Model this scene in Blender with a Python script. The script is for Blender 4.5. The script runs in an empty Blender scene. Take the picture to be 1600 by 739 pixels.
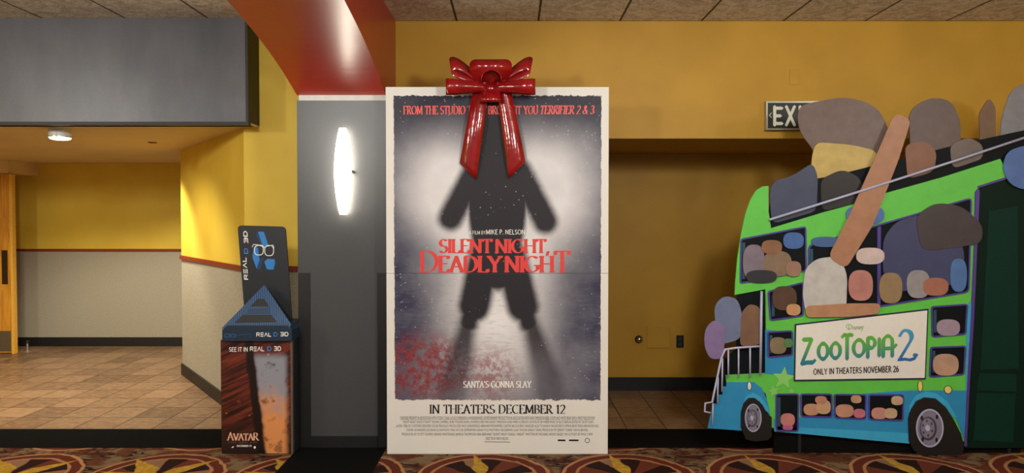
import bpy, bmesh, math, random
from math import sin, cos, pi, radians
from mathutils import Vector
random.seed(7)
scene = bpy.context.scene
COL = scene.collection

# ------------------------------------------------------------------ camera, world, lamps, exposure
F = 1067.0; PITCH = radians(1.3); EYE = 1.6
cam_d = bpy.data.cameras.new('camera'); cam = bpy.data.objects.new('camera', cam_d); COL.objects.link(cam)
cam_d.sensor_width = 36.0; cam_d.lens = 36.0 * F / 1600.0
cam.location = (0, 0, EYE); cam.rotation_euler = (radians(90) - PITCH, 0, 0)
scene.camera = cam
vs = scene.view_settings
vs.view_transform = 'Standard'; vs.look = 'None'; vs.gamma = 1.0; vs.use_curve_mapping = False
vs.exposure = 0.0
world = bpy.data.worlds.new('world'); scene.world = world; world.use_nodes = True
bg = world.node_tree.nodes['Background']
bg.inputs[0].default_value = (1.0, 0.96, 0.9, 1); bg.inputs[1].default_value = 0.30

def area(name, loc, aim, sx, sy, power, color):
    d = bpy.data.lights.new(name, 'AREA'); d.shape = 'RECTANGLE'; d.size = sx; d.size_y = sy
    d.energy = power; d.color = color
    o = bpy.data.objects.new(name, d); COL.objects.link(o); o.location = loc
    v = Vector(aim) - Vector(loc); o.rotation_euler = v.to_track_quat('-Z', 'Y').to_euler()
    return o
WARM = (1.0, 0.97, 0.91)
def bulb(name, loc, power, r):
    d = bpy.data.lights.new(name, 'POINT'); d.energy = power; d.color = WARM; d.shadow_soft_size = r
    o = bpy.data.objects.new(name, d); COL.objects.link(o); o.location = loc
bulb('lobby_lamp', (1.35, 1.7, 2.7), 160, .16)
bulb('lobby_lamp', (-1.9, 1.6, 2.7), 150, .16)
bulb('lobby_lamp', (4.3, 1.3, 2.7), 80, .16)
bulb('lobby_lamp', (-5.2, 1.6, 2.7), 150, .16)
bulb('lobby_lamp', (0.0, -1.5, 2.7), 110, .2)
def spot(name, loc, aim, power, ang, blend, color, r=0.06):
    d = bpy.data.lights.new(name, 'SPOT'); d.energy = power; d.spot_size = radians(ang); d.spot_blend = blend
    d.color = color; d.shadow_soft_size = r
    o = bpy.data.objects.new(name, d); COL.objects.link(o); o.location = loc
    v = Vector(aim) - Vector(loc); o.rotation_euler = v.to_track_quat('-Z', 'Y').to_euler()
    return o

# ------------------------------------------------------------------ pixel <-> place
def ray(px, py):
    u = (px - 800.0) / F; v = (369.5 - py) / F
    return u, cos(PITCH) + v * sin(PITCH), -sin(PITCH) + v * cos(PITCH)
def P(px, py, Y):
    a, b, c = ray(px, py); t = Y / b
    return Vector((a * t, Y, EYE + c * t))
def G(px, py):
    a, b, c = ray(px, py); t = -EYE / c
    return Vector((a * t, b * t, 0))

# ------------------------------------------------------------------ object helpers
def setp(o, label=None, cat=None, group=None, kind=None):
    for k, v in (('label', label), ('category', cat), ('group', group), ('kind', kind)):
        if v: o[k] = v
    return o
def thing(name, label, cat, loc, group=None):
    o = bpy.data.objects.new(name, None); COL.objects.link(o); o.location = loc
    o.empty_display_size = 0.1
    return setp(o, label, cat, group)
def wloc(o):
    v = Vector((0, 0, 0))
    while o is not None:
        v = v + o.location; o = o.parent
    return v
def link(name, bm, m, parent=None, smooth=False, bevel=0.0, loc=None):
    if parent is not None:
        L = wloc(parent)
        for v in bm.verts: v.co -= L
    elif loc is not None:
        for v in bm.verts: v.co -= Vector(loc)
    me = bpy.data.meshes.new(name)
    bmesh.ops.recalc_face_normals(bm, faces=bm.faces[:])
    bm.to_mesh(me); bm.free()
    if smooth:
        for p in me.polygons: p.use_smooth = True
    o = bpy.data.objects.new(name, me); COL.objects.link(o)
    if m is not None: me.materials.append(m)
    if parent is not None: o.parent = parent
    elif loc is not None: o.location = loc
    if bevel:
        b = o.modifiers.new('bevel', 'BEVEL'); b.width = bevel; b.segments = 2; b.limit_method = 'ANGLE'
    return o
def box_bm(x0, x1, y0, y1, z0, z1, bm=None):
    bm = bm or bmesh.new()
    vs_ = [bm.verts.new((x, y, z)) for x in (x0, x1) for y in (y0, y1) for z in (z0, z1)]
    for f in ((0,1,3,2), (4,6,7,5), (0,4,5,1), (2,3,7,6), (0,2,6,4), (1,5,7,3)):
        bm.faces.new([vs_[i] for i in f])
    return bm
def prism_bm(pts, vec, bm=None):
    bm = bm or bmesh.new()
    a = [bm.verts.new(p) for p in pts]; b = [bm.verts.new(Vector(p) + Vector(vec)) for p in pts]
    n = len(pts)
    bm.faces.new(a); bm.faces.new(b[::-1])
    for i in range(n): bm.faces.new((a[i], b[i], b[(i+1) % n], a[(i+1) % n]))
    return bm
def struct(name, bm, m, parent=None, bevel=0.0, smooth=False):
    o = link(name, bm, m, parent, smooth, bevel)
    if parent is None: o['kind'] = 'structure'
    return o
def plate(name, px, Y, th, m, parent, bevel=0.0, label=None):
    """a board whose front face has the given outline in the upright plane y = Y"""
    o = link(name, prism_bm([P(x, y, Y) for x, y in px], (0, th, 0)), m, parent, False, bevel)
    if label: o['label'] = label
    return o
def ell(cx, cy, rx, ry, n=36, p=2.0, rot=0.0):
    out = []
    for i in range(n):
        a = 2 * pi * i / n; c, s = cos(a), sin(a)
        x = rx * math.copysign(abs(c) ** (2 / p), c); y = ry * math.copysign(abs(s) ** (2 / p), s)
        out.append((cx + x * cos(rot) - y * sin(rot), cy + x * sin(rot) + y * cos(rot)))
    return out
def rounded(pts, r, n=4):
    out = []; N = len(pts)
    for i in range(N):
        p0, p1, p2 = Vector(pts[i-1]), Vector(pts[i]), Vector(pts[(i+1) % N])
        d0 = (p0 - p1); d2 = (p2 - p1)
        rr = min(r, d0.length * .45, d2.length * .45)
        a = p1 + d0.normalized() * rr; b = p1 + d2.normalized() * rr
        for k in range(n + 1):
            t = k / n
            q = a * (1-t)**2 + p1 * 2*t*(1-t) + b * t*t
            out.append((q.x, q.y))
    return out
def offset(pts, d):
    """move a convex outline inwards by d"""
    N = len(pts); area2 = sum(pts[i-1][0]*pts[i][1] - pts[i][0]*pts[i-1][1] for i in range(N))
    s = 1 if area2 > 0 else -1
    out = []
    for i in range(N):
        p0, p1, p2 = Vector(pts[i-1]), Vector(pts[i]), Vector(pts[(i+1) % N])
        e1 = (p1 - p0); e2 = (p2 - p1)
        if e1.length < 1e-6 or e2.length < 1e-6: out.append(tuple(p1)); continue
        n1 = Vector((-e1.y, e1.x)).normalized() * s; n2 = Vector((-e2.y, e2.x)).normalized() * s
        n = (n1 + n2); n.normalize()
        k = d / max(.4, n.dot(n1))
        q = p1 + n * k; out.append((q.x, q.y))
    return out
def ring(name, px, w, Y, th, m, parent, label=None):
    inn = offset(px, w); bm = bmesh.new(); n = len(px)
    A = [bm.verts.new(P(x, y, Y)) for x, y in px]; B = [bm.verts.new(P(x, y, Y)) for x, y in inn]
    C = [bm.verts.new(P(x, y, Y) + Vector((0, th, 0))) for x, y in px]; D = [bm.verts.new(P(x, y, Y) + Vector((0, th, 0))) for x, y in inn]
    for i in range(n):
        j = (i + 1) % n
        bm.faces.new((A[i], A[j], B[j], B[i])); bm.faces.new((A[i], C[i], C[j], A[j]))
        bm.faces.new((B[i], B[j], D[j], D[i])); bm.faces.new((C[i], D[i], D[j], C[j]))
    o = link(name, bm, m, parent)
    if label: o['label'] = label
    return o
def tube_bm(pts, r, n=8, bm=None, closed=False):
    bm = bm or bmesh.new(); pts = [Vector(p) for p in pts]; N = len(pts); rings = []
    for i, p in enumerate(pts):
        a = pts[i-1] if (i or closed) else p; b = pts[(i+1) % N] if (i < N-1 or closed) else p
        t = (b - a).normalized()
        ref = Vector((0, 1, 0)) if abs(t.y) < .9 else Vector((1, 0, 0))
        u = t.cross(ref).normalized(); v = t.cross(u).normalized()
        rings.append([bm.verts.new(p + u * r * cos(2*pi*k/n) + v * r * sin(2*pi*k/n)) for k in range(n)])
    for i in range(N if closed else N - 1):
        A, B = rings[i], rings[(i+1) % N]
        for k in range(n): bm.faces.new((A[k], A[(k+1) % n], B[(k+1) % n], B[k]))
    if not closed: bm.faces.new(rings[0][::-1]); bm.faces.new(rings[-1])
    return bm
def lathe_bm(prof, c, n=32, bm=None, axis='z'):
    """prof: (radius, height) pairs"""
    bm = bm or bmesh.new(); c = Vector(c); rows = []
    for r, h in prof:
        row = []
        for k in range(n):
            a = 2*pi*k/n; x, y = r*cos(a), r*sin(a)
            row.append(bm.verts.new(c + (Vector((x, y, h)) if axis == 'z' else Vector((x, -h, y)))))
        rows.append(row)
    for A, B in zip(rows, rows[1:]):
        for k in range(n): bm.faces.new((A[k], A[(k+1) % n], B[(k+1) % n], B[k]))
    bm.faces.new(rows[0][::-1]); bm.faces.new(rows[-1])
    return bm

# ------------------------------------------------------------------ material helpers
def lin(c): return tuple((v/255/12.92 if v/255 <= .04045 else ((v/255+.055)/1.055)**2.4) for v in c) + (1,)
class V:
    def __init__(s, k, o): s.k = k; s.o = o
    def _m(s, op, b=None, c=None): return s.k.math(op, s, b, c)
    def __add__(s, b): return s._m('ADD', b)
    __radd__ = __add__
    def __mul__(s, b): return s._m('MULTIPLY', b)
    __rmul__ = __mul__
    def __sub__(s, b): return s._m('SUBTRACT', b)
    def __rsub__(s, b): return s.k.math('SUBTRACT', b, s)
    def __truediv__(s, b): return s._m('DIVIDE', b)
    def abs(s): return s._m('ABSOLUTE')
    def sin(s): return s._m('SINE')
    def sqrt(s): return s._m('SQRT')
    def mod(s, b): return s._m('FLOORED_MODULO', b)
    def floor(s): return s._m('FLOOR')
    def min(s, b): return s._m('MINIMUM', b)
    def max(s, b): return s._m('MAXIMUM', b)
    def pow(s, b): return s._m('POWER', b)
    def gt(s, b): return s._m('GREATER_THAN', b)
    def lt(s, b): return s._m('LESS_THAN', b)
    def clamp(s): return s.max(0.0).min(1.0)
    def ss(s, a, b): return s.k.ss(s, a, b)
class K:
    """one node material with expressions over object coordinates"""
    def __init__(s, name, rough=.5, spec=.5, metallic=0.0):
        s.m = bpy.data.materials.new(name); s.m.use_nodes = True; s.nt = s.m.node_tree
        s.b = s.nt.nodes['Principled BSDF']; s.b.inputs['Roughness'].default_value = rough
        s.b.inputs['Specular IOR Level'].default_value = spec; s.b.inputs['Metallic'].default_value = metallic
        tc = s.nt.nodes.new('ShaderNodeTexCoord'); s.vec = tc.outputs['Object']
        sp = s.nt.nodes.new('ShaderNodeSeparateXYZ'); s.nt.links.new(s.vec, sp.inputs[0])
        s.x, s.y, s.z = (V(s, sp.outputs[i]) for i in range(3))
    def put(s, sock, v):
        if isinstance(v, V): s.nt.links.new(v.o, sock)
        elif hasattr(v, 'is_output'): s.nt.links.new(v, sock)
        else: sock.default_value = v
    def math(s, op, a, b=None, c=None):
        n = s.nt.nodes.new('ShaderNodeMath'); n.operation = op
        for i, v in enumerate((a, b, c)):
            if v is not None: s.put(n.inputs[i], v)
        return V(s, n.outputs[0])
    def ss(s, x, a, b):
        n = s.nt.nodes.new('ShaderNodeMapRange'); n.interpolation_type = 'SMOOTHSTEP'
        if a > b: n.inputs[3].default_value, n.inputs[4].default_value = 1.0, 0.0; a, b = b, a
        s.put(n.inputs[0], x); n.inputs[1].default_value = a; n.inputs[2].default_value = b
        return V(s, n.outputs[0])
    def xyz(s, x, y, z=0.0):
        n = s.nt.nodes.new('ShaderNodeCombineXYZ')
        for i, v in enumerate((x, y, z)): s.put(n.inputs[i], v)
        return n.outputs[0]
    def noise(s, scale, detail=2.0, rough=.5, vec=None, dist=0.0):
        n = s.nt.nodes.new('ShaderNodeTexNoise'); n.inputs['Scale'].default_value = scale
        n.inputs['Detail'].default_value = detail; n.inputs['Roughness'].default_value = rough; n.inputs['Distortion'].default_value = dist
        s.nt.links.new(vec or s.vec, n.inputs['Vector']); return V(s, n.outputs[0])
    def voro(s, scale, vec=None, feature='F1', out=0):
        n = s.nt.nodes.new('ShaderNodeTexVoronoi'); n.inputs['Scale'].default_value = scale; n.feature = feature
        s.nt.links.new(vec or s.vec, n.inputs['Vector']); return V(s, n.outputs[out])
    def mix(s, f, a, b):
        n = s.nt.nodes.new('ShaderNodeMix'); n.data_type = 'RGBA'
        s.put(n.inputs[0], f); s.put(n.inputs[6], lin(a) if isinstance(a, tuple) else a); s.put(n.inputs[7], lin(b) if isinstance(b, tuple) else b)
        return n.outputs[2]
    def col(s, c): s.put(s.b.inputs['Base Color'], lin(c) if isinstance(c, tuple) else c); return s
    def rough(s, v): s.put(s.b.inputs['Roughness'], v); return s
    def bump(s, h, strength=.3, dist=.01):
        n = s.nt.nodes.new('ShaderNodeBump'); n.inputs['Strength'].default_value = strength; n.inputs['Distance'].default_value = dist
        s.put(n.inputs['Height'], h); s.nt.links.new(n.outputs[0], s.b.inputs['Normal']); return s
    def emit(s, c, st): s.b.inputs['Emission Color'].default_value = lin(c); s.b.inputs['Emission Strength'].default_value = st; return s
def plain(name, c, rough=.5, spec=.5, metallic=0.0, var=.06, scale=30):
    k = K(name, rough, spec, metallic)
    d = tuple(max(0, v * (1 - var)) for v in c); l = tuple(min(255, v * (1 + var)) for v in c)
    return k.col(k.mix(k.noise(scale, 3), d, l)).m
def grain(name, c1, c2, scale, rough=.6, spec=.4, bump=.1):
    k = K(name, rough, spec); n = k.noise(scale, 3, .7)
    k.col(k.mix(n.ss(.35, .65), c1, c2)); k.bump(n, bump, .004); return k.m

def m_wall(name, c1, c2, bump=.12):
    k = K(name, .55, .35); n = k.noise(2.2, 3); f = k.noise(160, 2)
    k.col(k.mix(n.ss(.3, .7), c1, c2)); k.bump(f, bump, .003); return k.m
M = {}
M['yellow'] = m_wall('yellow_paint', (220, 186, 62), (228, 196, 72))
M['ochre'] = m_wall('ochre_paint', (180, 137, 42), (190, 146, 48))
M['corridor_ceiling'] = m_wall('cream_ceiling_paint', (218, 190, 136), (226, 198, 144))
M['wainscot'] = grain('beige_wallcovering', (142, 136, 118), (182, 174, 153), 130, .7, .25, .25)
M['cap'] = plain('dark_red_rail', (132, 48, 26), .35)
M['black'] = plain('black_base', (22, 22, 21), .5)
M['border'] = grain('black_carpet_pile', (9, 9, 9), (20, 19, 18), 300, .95, .05, .4)
M['pillar'] = grain('charcoal_laminate', (50, 51, 53), (78, 79, 81), 260, .38, .5, .05)
M['guard'] = plain('black_guard', (24, 25, 25), .45)
M['red'] = plain('red_gloss_paint', (152, 38, 18), .33, .35, var=.03)
_b = M['red'].node_tree.nodes['Principled BSDF']; _b.inputs['Coat Weight'].default_value = .4; _b.inputs['Coat Roughness'].default_value = .26
M['white_trim'] = plain('white_trim', (206, 205, 196), .45)
M['white'] = plain('white_paper', (220, 217, 210), .55, .3, var=.02)
M['silver'] = plain('silver_metal', (176, 172, 160), .35, .5, .8)
M['chrome'] = plain('chrome', (200, 200, 198), .15, .5, 1.0)
k = K('grey_fabric_panel', .36, .6)
st = k.noise(1.0, 3, .6, k.xyz(k.x * 3.0, k.z * 1.2)); f = k.noise(220, 2)
k.col(k.mix((st * .6 + f * .4).ss(.3, .7), (74, 76, 82), (98, 99, 104))); k.bump(f, .2, .003); M['panel'] = k.m
k = K('ceiling_tile', .85, .2)
gx = ((k.x + .42).mod(.62) - .31).abs(); gy = ((k.y - 5.23).mod(.62) - .31).abs()
line = gx.max(gy).ss(.300, .304)
fs = k.noise(7, 5, .7, dist=2.5); fn = k.noise(60, 3)
k.col(k.mix(line, k.mix((fs * .7 + fn * .3).ss(.38, .6), (176, 168, 151), (222, 215, 200)), (70, 62, 50)))
k.bump(fs + fn * .4, .5, .012); M['ceiling'] = k.m
k = K('brown_floor_tile', .38, .45)
T = .305
ux = (k.x + .03).mod(T); uy = (k.y - 5.22).mod(T)
edge = ux.min(T - ux).min(uy.min(T - uy)); gro = edge.ss(.0055, .0030)
idn = k.noise(3.7, 0, .5, k.xyz(((k.x + .03) / T).floor() * 3.17, ((k.y - 5.22) / T).floor() * 2.31))
str_ = k.noise(4, 5, .7, k.xyz(k.x * 3.0, k.y * 6.5))
tone = k.mix((str_ * .65 + idn * .35).ss(.3, .68), (98, 73, 51), (162, 129, 95))
k.col(k.mix(gro, tone, (40, 28, 20))); k.bump(1.0 - gro, .3, .004); M['tile'] = k.m
def carpet(name, phase, turn):
    k = K(name, .95, .1)
    Pd = .92; cy = 4.23
    wob = (k.noise(7, 3, .6) - .5) * .05
    u = (k.x - phase + Pd/2 + wob).mod(Pd) - Pd/2; v = (k.y - cy + Pd/2 + wob * .8).mod(Pd) - Pd/2
    r = (u*u + v*v).sqrt()
    n1 = k.noise(9, 4, .6); n2 = k.noise(26, 3)
    # ground: brown drifts with tiger-like dark stripes
    base = k.mix(k.noise(5, 3, dist=1.2).ss(.42, .56), (104, 62, 40), (132, 108, 78))
    base = k.mix(k.noise(6.5, 2, dist=1.0, vec=k.xyz(k.x, k.y*1.6, 4.2)).ss(.54, .58), base, (100, 48, 34))
    s2 = (k.noise(3.0, 2, vec=k.xyz(k.x * 2.0, k.y * 6.5), dist=.8) * 26.0).sin()
    stripes = s2.ss(.45, .7) * k.noise(3.6, 1, vec=k.xyz(k.x, k.y, 9.1)).ss(.46, .52)
    base = k.mix(stripes, base, (36, 20, 16))
    # medallion: rings, fan, blades
    ang = k.math('ARCTAN2', v, u)
    fan = ((ang * 7.0 + turn).sin()).ss(-.05, .05)
    inside = k.mix(fan, (44, 22, 18), k.mix(((ang*7.0+turn)*.5).sin().ss(-.1, .1), (112, 54, 38), (150, 112, 82)))
    rr = r
    disc = k.mix(rr.ss(.325, .331), inside, (186, 132, 88))
    disc = k.mix(rr.ss(.345, .351), disc, (104, 46, 32))
    disc = k.mix(rr.ss(.405, .411), disc, (190, 136, 92))
    c = k.mix(rr.ss(.426, .432), disc, base)
    for a, L, w in ((turn + .55, .42, .050), (turn + 1.95, .42, .065), (turn + 2.6, .40, .04), (turn + 3.6, .36, .055), (turn + 5.1, .36, .06)):
        al = u * cos(a) + v * sin(a); ac = (v * cos(a) - u * sin(a)).abs()
        d = al.ss(0.0, .005) * (ac - (L - al).min(al * 1.6) * (w * 4.2)).ss(.004, -.004)
        c = k.mix(d * al.lt(L), c, k.mix(n2.ss(.4, .6), (184, 140, 46), (206, 162, 62)))
    pile = k.noise(420, 2, .8)
    c2 = k.mix(pile.ss(.3, .7) * .55, c, (24, 14, 10)); k.col(c2); k.bump(pile, .5, .006)
    return k.m
M['carpet_a'] = carpet('brown_medallion_carpet_a', -3.17, .3)
M['carpet_b'] = carpet('brown_medallion_carpet_b', 1.66, 1.2)

# ------------------------------------------------------------------ lettering
def arc(cx, cy, rx, ry, a0, a1, n=12):
    return [(cx + rx*cos(radians(a0 + (a1-a0)*i/n)), cy + ry*sin(radians(a0 + (a1-a0)*i/n))) for i in range(n+1)]
st1 = [(.1, 0), (.1, 1)]
SER = {   # width, strokes, serif points (x, y, half length)
 'A': (.72, [[(.05,0),(.36,1)], [(.34,1),(.67,0)], [(.17,.34),(.54,.34)]], [(.05,0),(.67,0)]),
 'B': (.60, [st1, [(.1,1),(.28,1)]+arc(.28,.76,.22,.24,90,-90)+[(.1,.52)], [(.1,.52),(.3,.52)]+arc(.3,.26,.25,.26,90,-90)+[(.1,0)]], []),
 'C': (.72, [arc(.42,.5,.37,.5,50,310)], []),
 'D': (.76, [st1, [(.1,1),(.3,1)]+arc(.3,.5,.4,.5,90,-90)+[(.1,0)]], []),
 'E': (.58, [st1, [(.1,1),(.52,1)], [(.1,.53),(.42,.53)], [(.1,0),(.54,0)], [(.52,1),(.52,.86)], [(.54,0),(.54,.16)]], [(.1,0),(.1,1)]),
 'F': (.54, [st1, [(.1,1),(.52,1)], [(.1,.52),(.42,.52)], [(.52,1),(.52,.86)]], [(.1,0),(.1,1)]),
 'G': (.80, [arc(.42,.5,.37,.5,50,320), [(.71,.15),(.71,.42)], [(.55,.42),(.8,.42)]], []),
 'H': (.76, [st1, [(.66,0),(.66,1)], [(.1,.52),(.66,.52)]], [(.1,0),(.1,1),(.66,0),(.66,1)]),
 'I': (.22, [[(.11,0),(.11,1)]], [(.11,0),(.11,1)]),
 'J': (.4, [[(.3,1),(.3,.2)]+arc(.15,.2,.15,.2,0,-120,6)], [(.3,1)]),
 'K': (.68, [st1, [(.6,1),(.12,.45)], [(.28,.6),(.64,0)]], [(.1,0),(.1,1),(.6,1),(.64,0)]),
 'L': (.54, [st1, [(.1,0),(.52,0)], [(.52,0),(.52,.17)]], [(.1,0),(.1,1)]),
 'M': (.92, [[(.08,0),(.12,1)], [(.12,1),(.46,.08)], [(.46,.08),(.80,1)], [(.80,1),(.84,0)]], [(.08,0),(.84,0)]),
 'N': (.80, [[(.1,0),(.1,1)], [(.1,1),(.68,0)], [(.68,0),(.68,1)]], [(.1,0),(.68,1)]),
 'O': (.80, [arc(.40,.5,.36,.5,0,360,24)], []),
 'P': (.58, [st1, [(.1,1),(.28,1)]+arc(.28,.74,.24,.26,90,-90)+[(.1,.48)]], [(.1,0)]),
 'Q': (.82, [arc(.40,.5,.36,.5,0,360,24), [(.45,.2),(.75,-.12)]], []),
 'R': (.66, [st1, [(.1,1),(.28,1)]+arc(.28,.75,.23,.25,90,-90)+[(.1,.5)], [(.28,.5),(.62,0)]], [(.1,0),(.63,0)]),
 'S': (.56, [arc(.28,.74,.21,.26,35,270,12)+arc(.28,.25,.23,.25,90,-150,12)[1:]], []),
 'T': (.64, [[(.32,0),(.32,1)], [(.04,1),(.6,1)], [(.04,1),(.04,.84)], [(.6,1),(.6,.84)]], [(.32,0)]),
 'U': (.76, [[(.1,1),(.1,.3)]+arc(.37,.3,.27,.3,180,360,10)+[(.64,1)]], [(.1,1),(.64,1)]),
 'V': (.70, [[(.04,1),(.36,0)], [(.36,0),(.66,1)]], [(.04,1),(.66,1)]),
 'W': (1.0, [[(.04,1),(.28,0)], [(.28,0),(.5,.9)], [(.5,.9),(.72,0)], [(.72,0),(.96,1)]], [(.04,1),(.96,1)]),
 'X': (.68, [[(.06,1),(.62,0)], [(.62,1),(.06,0)]], [(.06,1),(.62,1),(.06,0),(.62,0)]),
 'Y': (.68, [[(.04,1),(.34,.46)], [(.64,1),(.34,.46)], [(.34,.5),(.34,0)]], [(.04,1),(.64,1),(.34,0)]),
 'Z': (.62, [[(.06,1),(.56,1)], [(.56,1),(.06,0)], [(.06,0),(.58,0)]], []),
 '1': (.36, [[(.2,0),(.2,1)], [(.06,.84),(.2,1)]], [(.2,0)]),
 '2': (.58, [arc(.28,.72,.22,.28,160,-35,12)+[(.06,0)], [(.06,0),(.54,0)]], []),
 '3': (.56, [arc(.27,.76,.2,.24,150,-90,12), arc(.27,.27,.23,.27,90,-150,12)], []),
 '6': (.58, [arc(.28,.28,.22,.28,0,360,18), [(.07,.3)]+arc(.45,.4,.38,.6,180,100,8)], []),
 '9': (.58, [arc(.28,.72,.22,.28,0,360,18), [(.5,.7)]+arc(.12,.6,.38,.6,0,-80,8)], []),
 '&': (.74, [[(.68,.42)]+arc(.28,.24,.24,.24,-20,-230,14)+[(.42,.68)]+arc(.30,.82,.13,.18,-30,230,10)+[(.68,0)]], []),
 ',': (.22, [[(.12,.1),(.04,-.2)]], []), '.': (.2, [[(.1,.02),(.1,.1)]], []), "'": (.2, [[(.1,1),(.07,.75)]], []),
}
TEC = {
 'R': (1.12, [[(0,0),(0,1)], [(0,1),(.85,1),(.98,.88),(.98,.6),(.85,.46),(.25,.46)], [(.55,.46),(1.0,0)]], []),
 'E': (1.08, [[(0,1),(.95,1)], [(0,.5),(.9,.5)], [(0,0),(.95,0)]], []),
 'A': (1.16, [[(0,0),(.52,1)], [(.52,1),(1.04,0)]], []),
 'L': (.95, [[(0,1),(0,0),(.85,0)]], []),
 'D': (1.12, [[(0,0),(0,1),(.75,1),(1,.75),(1,.25),(.75,0),(0,0)]], []),
 '3': (1.12, [[(0,1),(.85,1),(.98,.85),(.98,.15),(.85,0),(0,0)], [(.2,.5),(.95,.5)]], []),
}
LOGO = {
 'Z': (.95, [[(.12,1),(.62,1)], [(.62,1),(.02,-.08)], [(.02,-.08),(.35,-.04),(.7,-.06),(.82,.02)]], []),
 'o': (.74, [arc(.36,.43,.29,.36,0,360,24)], []),
 'T': (.62, [[(.31,0),(.31,1.12)], [(.02,1.08),(.12,1.17),(.31,1.13),(.5,1.17),(.62,1.15)]], []),
 'O': (.82, [arc(.4,.5,.34,.40,0,360,24)], []),
 'P': (.66, [[(.1,0),(.1,.98)], [(.1,.98),(.3,.98)]+arc(.3,.72,.24,.26,90,-110,12)+[(.2,.56)]], []),
 'I': (.24, [[(.12,.05),(.12,.92)]], []),
 'A': (.86, [[(.1,-.02),(.1,.7)]+arc(.38,.75,.28,.3,180,0,12)+[(.66,-.02)], [(.1,.40),(.62,.40),(.78,.45),(.88,.56)]], []),
 '2': (1.0, [arc(.45,1.0,.32,.34,165,-35,12)+[(.1,-.12)], [(.1,-.12),(.4,-.1),(.65,-.16),(.88,-.1),(.98,.06),(.9,.1)]], []),
}
def stroke_text(text, font, nib, minor, serif=0.0, gap=.10, space=.38, caps=None, rot=20):
    """polygons of a line of text, letter height 1"""
    polys = []; x = 0.0
    n = Vector((cos(radians(rot)), sin(radians(rot)))) * nib / 2
    m_ = Vector((-sin(radians(rot)), cos(radians(rot)))) * minor / 2
    for i, ch in enumerate(text):
        if ch == ' ': x += space; continue
        w, strokes, sf = font[ch]
        k = caps[i] if caps else 1.0
        for s in strokes:
            pts = [Vector((x + a * k, b * k)) for a, b in s]
            for p, q in zip(pts, pts[1:]):
                for e in (n, m_):
                    c = (q - p).cross(e) if hasattr(q - p, 'cross') else 0
                    if abs(c) < 1e-4: continue
                    polys.append([p - e, q - e, q + e, p + e])
            for p in (pts if minor > .04 else []):
                polys.append([p + n, p + m_, p - n, p - m_])
        if serif:
            for sx, sy in [(a[0], a[1]) for a in sf]:
                cx, cy = x + sx * k, sy * k; h = serif; up = .07 if sy == 0 else -.07
                polys.append([Vector((cx - h, cy)), Vector((cx + h, cy)), Vector((cx + nib*.45, cy + up*1.6)), Vector((cx - nib*.45, cy + up*1.6))])
                polys.append([Vector((cx - h, cy - .02)), Vector((cx + h, cy - .02)), Vector((cx + h, cy + .02)), Vector((cx - h, cy + .02))])
        x += w * k + gap
    return polys
_tc = {}
def font_mesh(text, bold=0.0):
    cu = bpy.data.curves.new('line', 'FONT'); cu.body = text; cu.offset = bold; cu.resolution_u = 2
    o = bpy.data.objects.new('line', cu); COL.objects.link(o)
    dg = bpy.context.evaluated_depsgraph_get(); dg.update()
    me = bpy.data.meshes.new_from_object(o.evaluated_get(dg))
    v = [Vector((a.co.x, a.co.y)) for a in me.vertices]; f = [list(p.vertices) for p in me.polygons]
    bpy.data.objects.remove(o); bpy.data.curves.remove(cu); bpy.data.meshes.remove(me)
    return v, f
def quadmap(quad, u, v):
    """quad: tl, tr, br, bl in pixels; v=0 at the bottom"""
    tl, tr, br, bl = [Vector(q) for q in quad]
    return (bl*(1-u) + br*u)*(1-v) + (tl*(1-u) + tr*u)*v
def rectq(x0, y0, x1, y1): return ((x0,y0),(x1,y0),(x1,y1),(x0,y1))
def letter(name, geom, quad, Y, m, parent, fix=None, shear=0.0, label=None, rot90=False):
    """print a line of text on the plane y = Y, filling the pixel quad"""
    if isinstance(geom, tuple): vs_, fs_ = geom
    else:
        vs_, fs_ = [], []
        for p in geom:
            fs_.append(list(range(len(vs_), len(vs_) + len(p)))); vs_ += p
    vs_ = [Vector((v.x + v.y * shear, v.y)) for v in vs_]
    x0 = min(v.x for v in vs_); x1 = max(v.x for v in vs_)
    y0, y1 = fix if fix else (min(v.y for v in vs_), max(v.y for v in vs_))
    bm = bmesh.new()
    for i, f in enumerate(fs_):
        ps = []
        for j in f:
            u = (vs_[j].x - x0)/(x1 - x0); v = (vs_[j].y - y0)/(y1 - y0)
            q = quadmap(quad, u, v); ps.append(P(q.x, q.y, Y - (.000004 * i if not isinstance(geom, tuple) else 0)))
        if isinstance(geom, tuple):
            pass
        try: bm.faces.new([bm.verts.new(p) for p in ps])
        except ValueError: pass
    bmesh.ops.remove_doubles(bm, verts=bm.verts[:], dist=1e-7) if isinstance(geom, tuple) else None
    for f in bm.faces:
        f.normal_update()
        if f.normal.y > 0: f.normal_flip()
    L = wloc(parent)
    for v in bm.verts: v.co -= L
    me = bpy.data.meshes.new(name); bm.to_mesh(me); bm.free(); me.materials.append(m)
    o = bpy.data.objects.new(name, me); COL.objects.link(o); o.parent = parent
    if label: o['label'] = label
    return o
def serif_geom(t, bold=.17, ser=.15, gap=.08, caps=None, space=.36, minor=.05): return stroke_text(t, SER, bold, minor, ser, gap, space, caps, 12)
SAN = dict(SER)
for c_ in 'EFLT': SAN[c_] = (SER[c_][0], [t_ for t_ in SER[c_][1] if not (len(t_) == 2 and t_[0][0] == t_[1][0] and abs(t_[0][1] - t_[1][1]) < .3)], [])
def sans_geom(t, bold=.15, gap=.12, space=.34): return stroke_text(t, SAN, bold, bold * .9, 0, gap, space, None, 0)
def tech_geom(t): return stroke_text(t, TEC, .24, .22, 0, .3, .7, None, 0)

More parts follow.
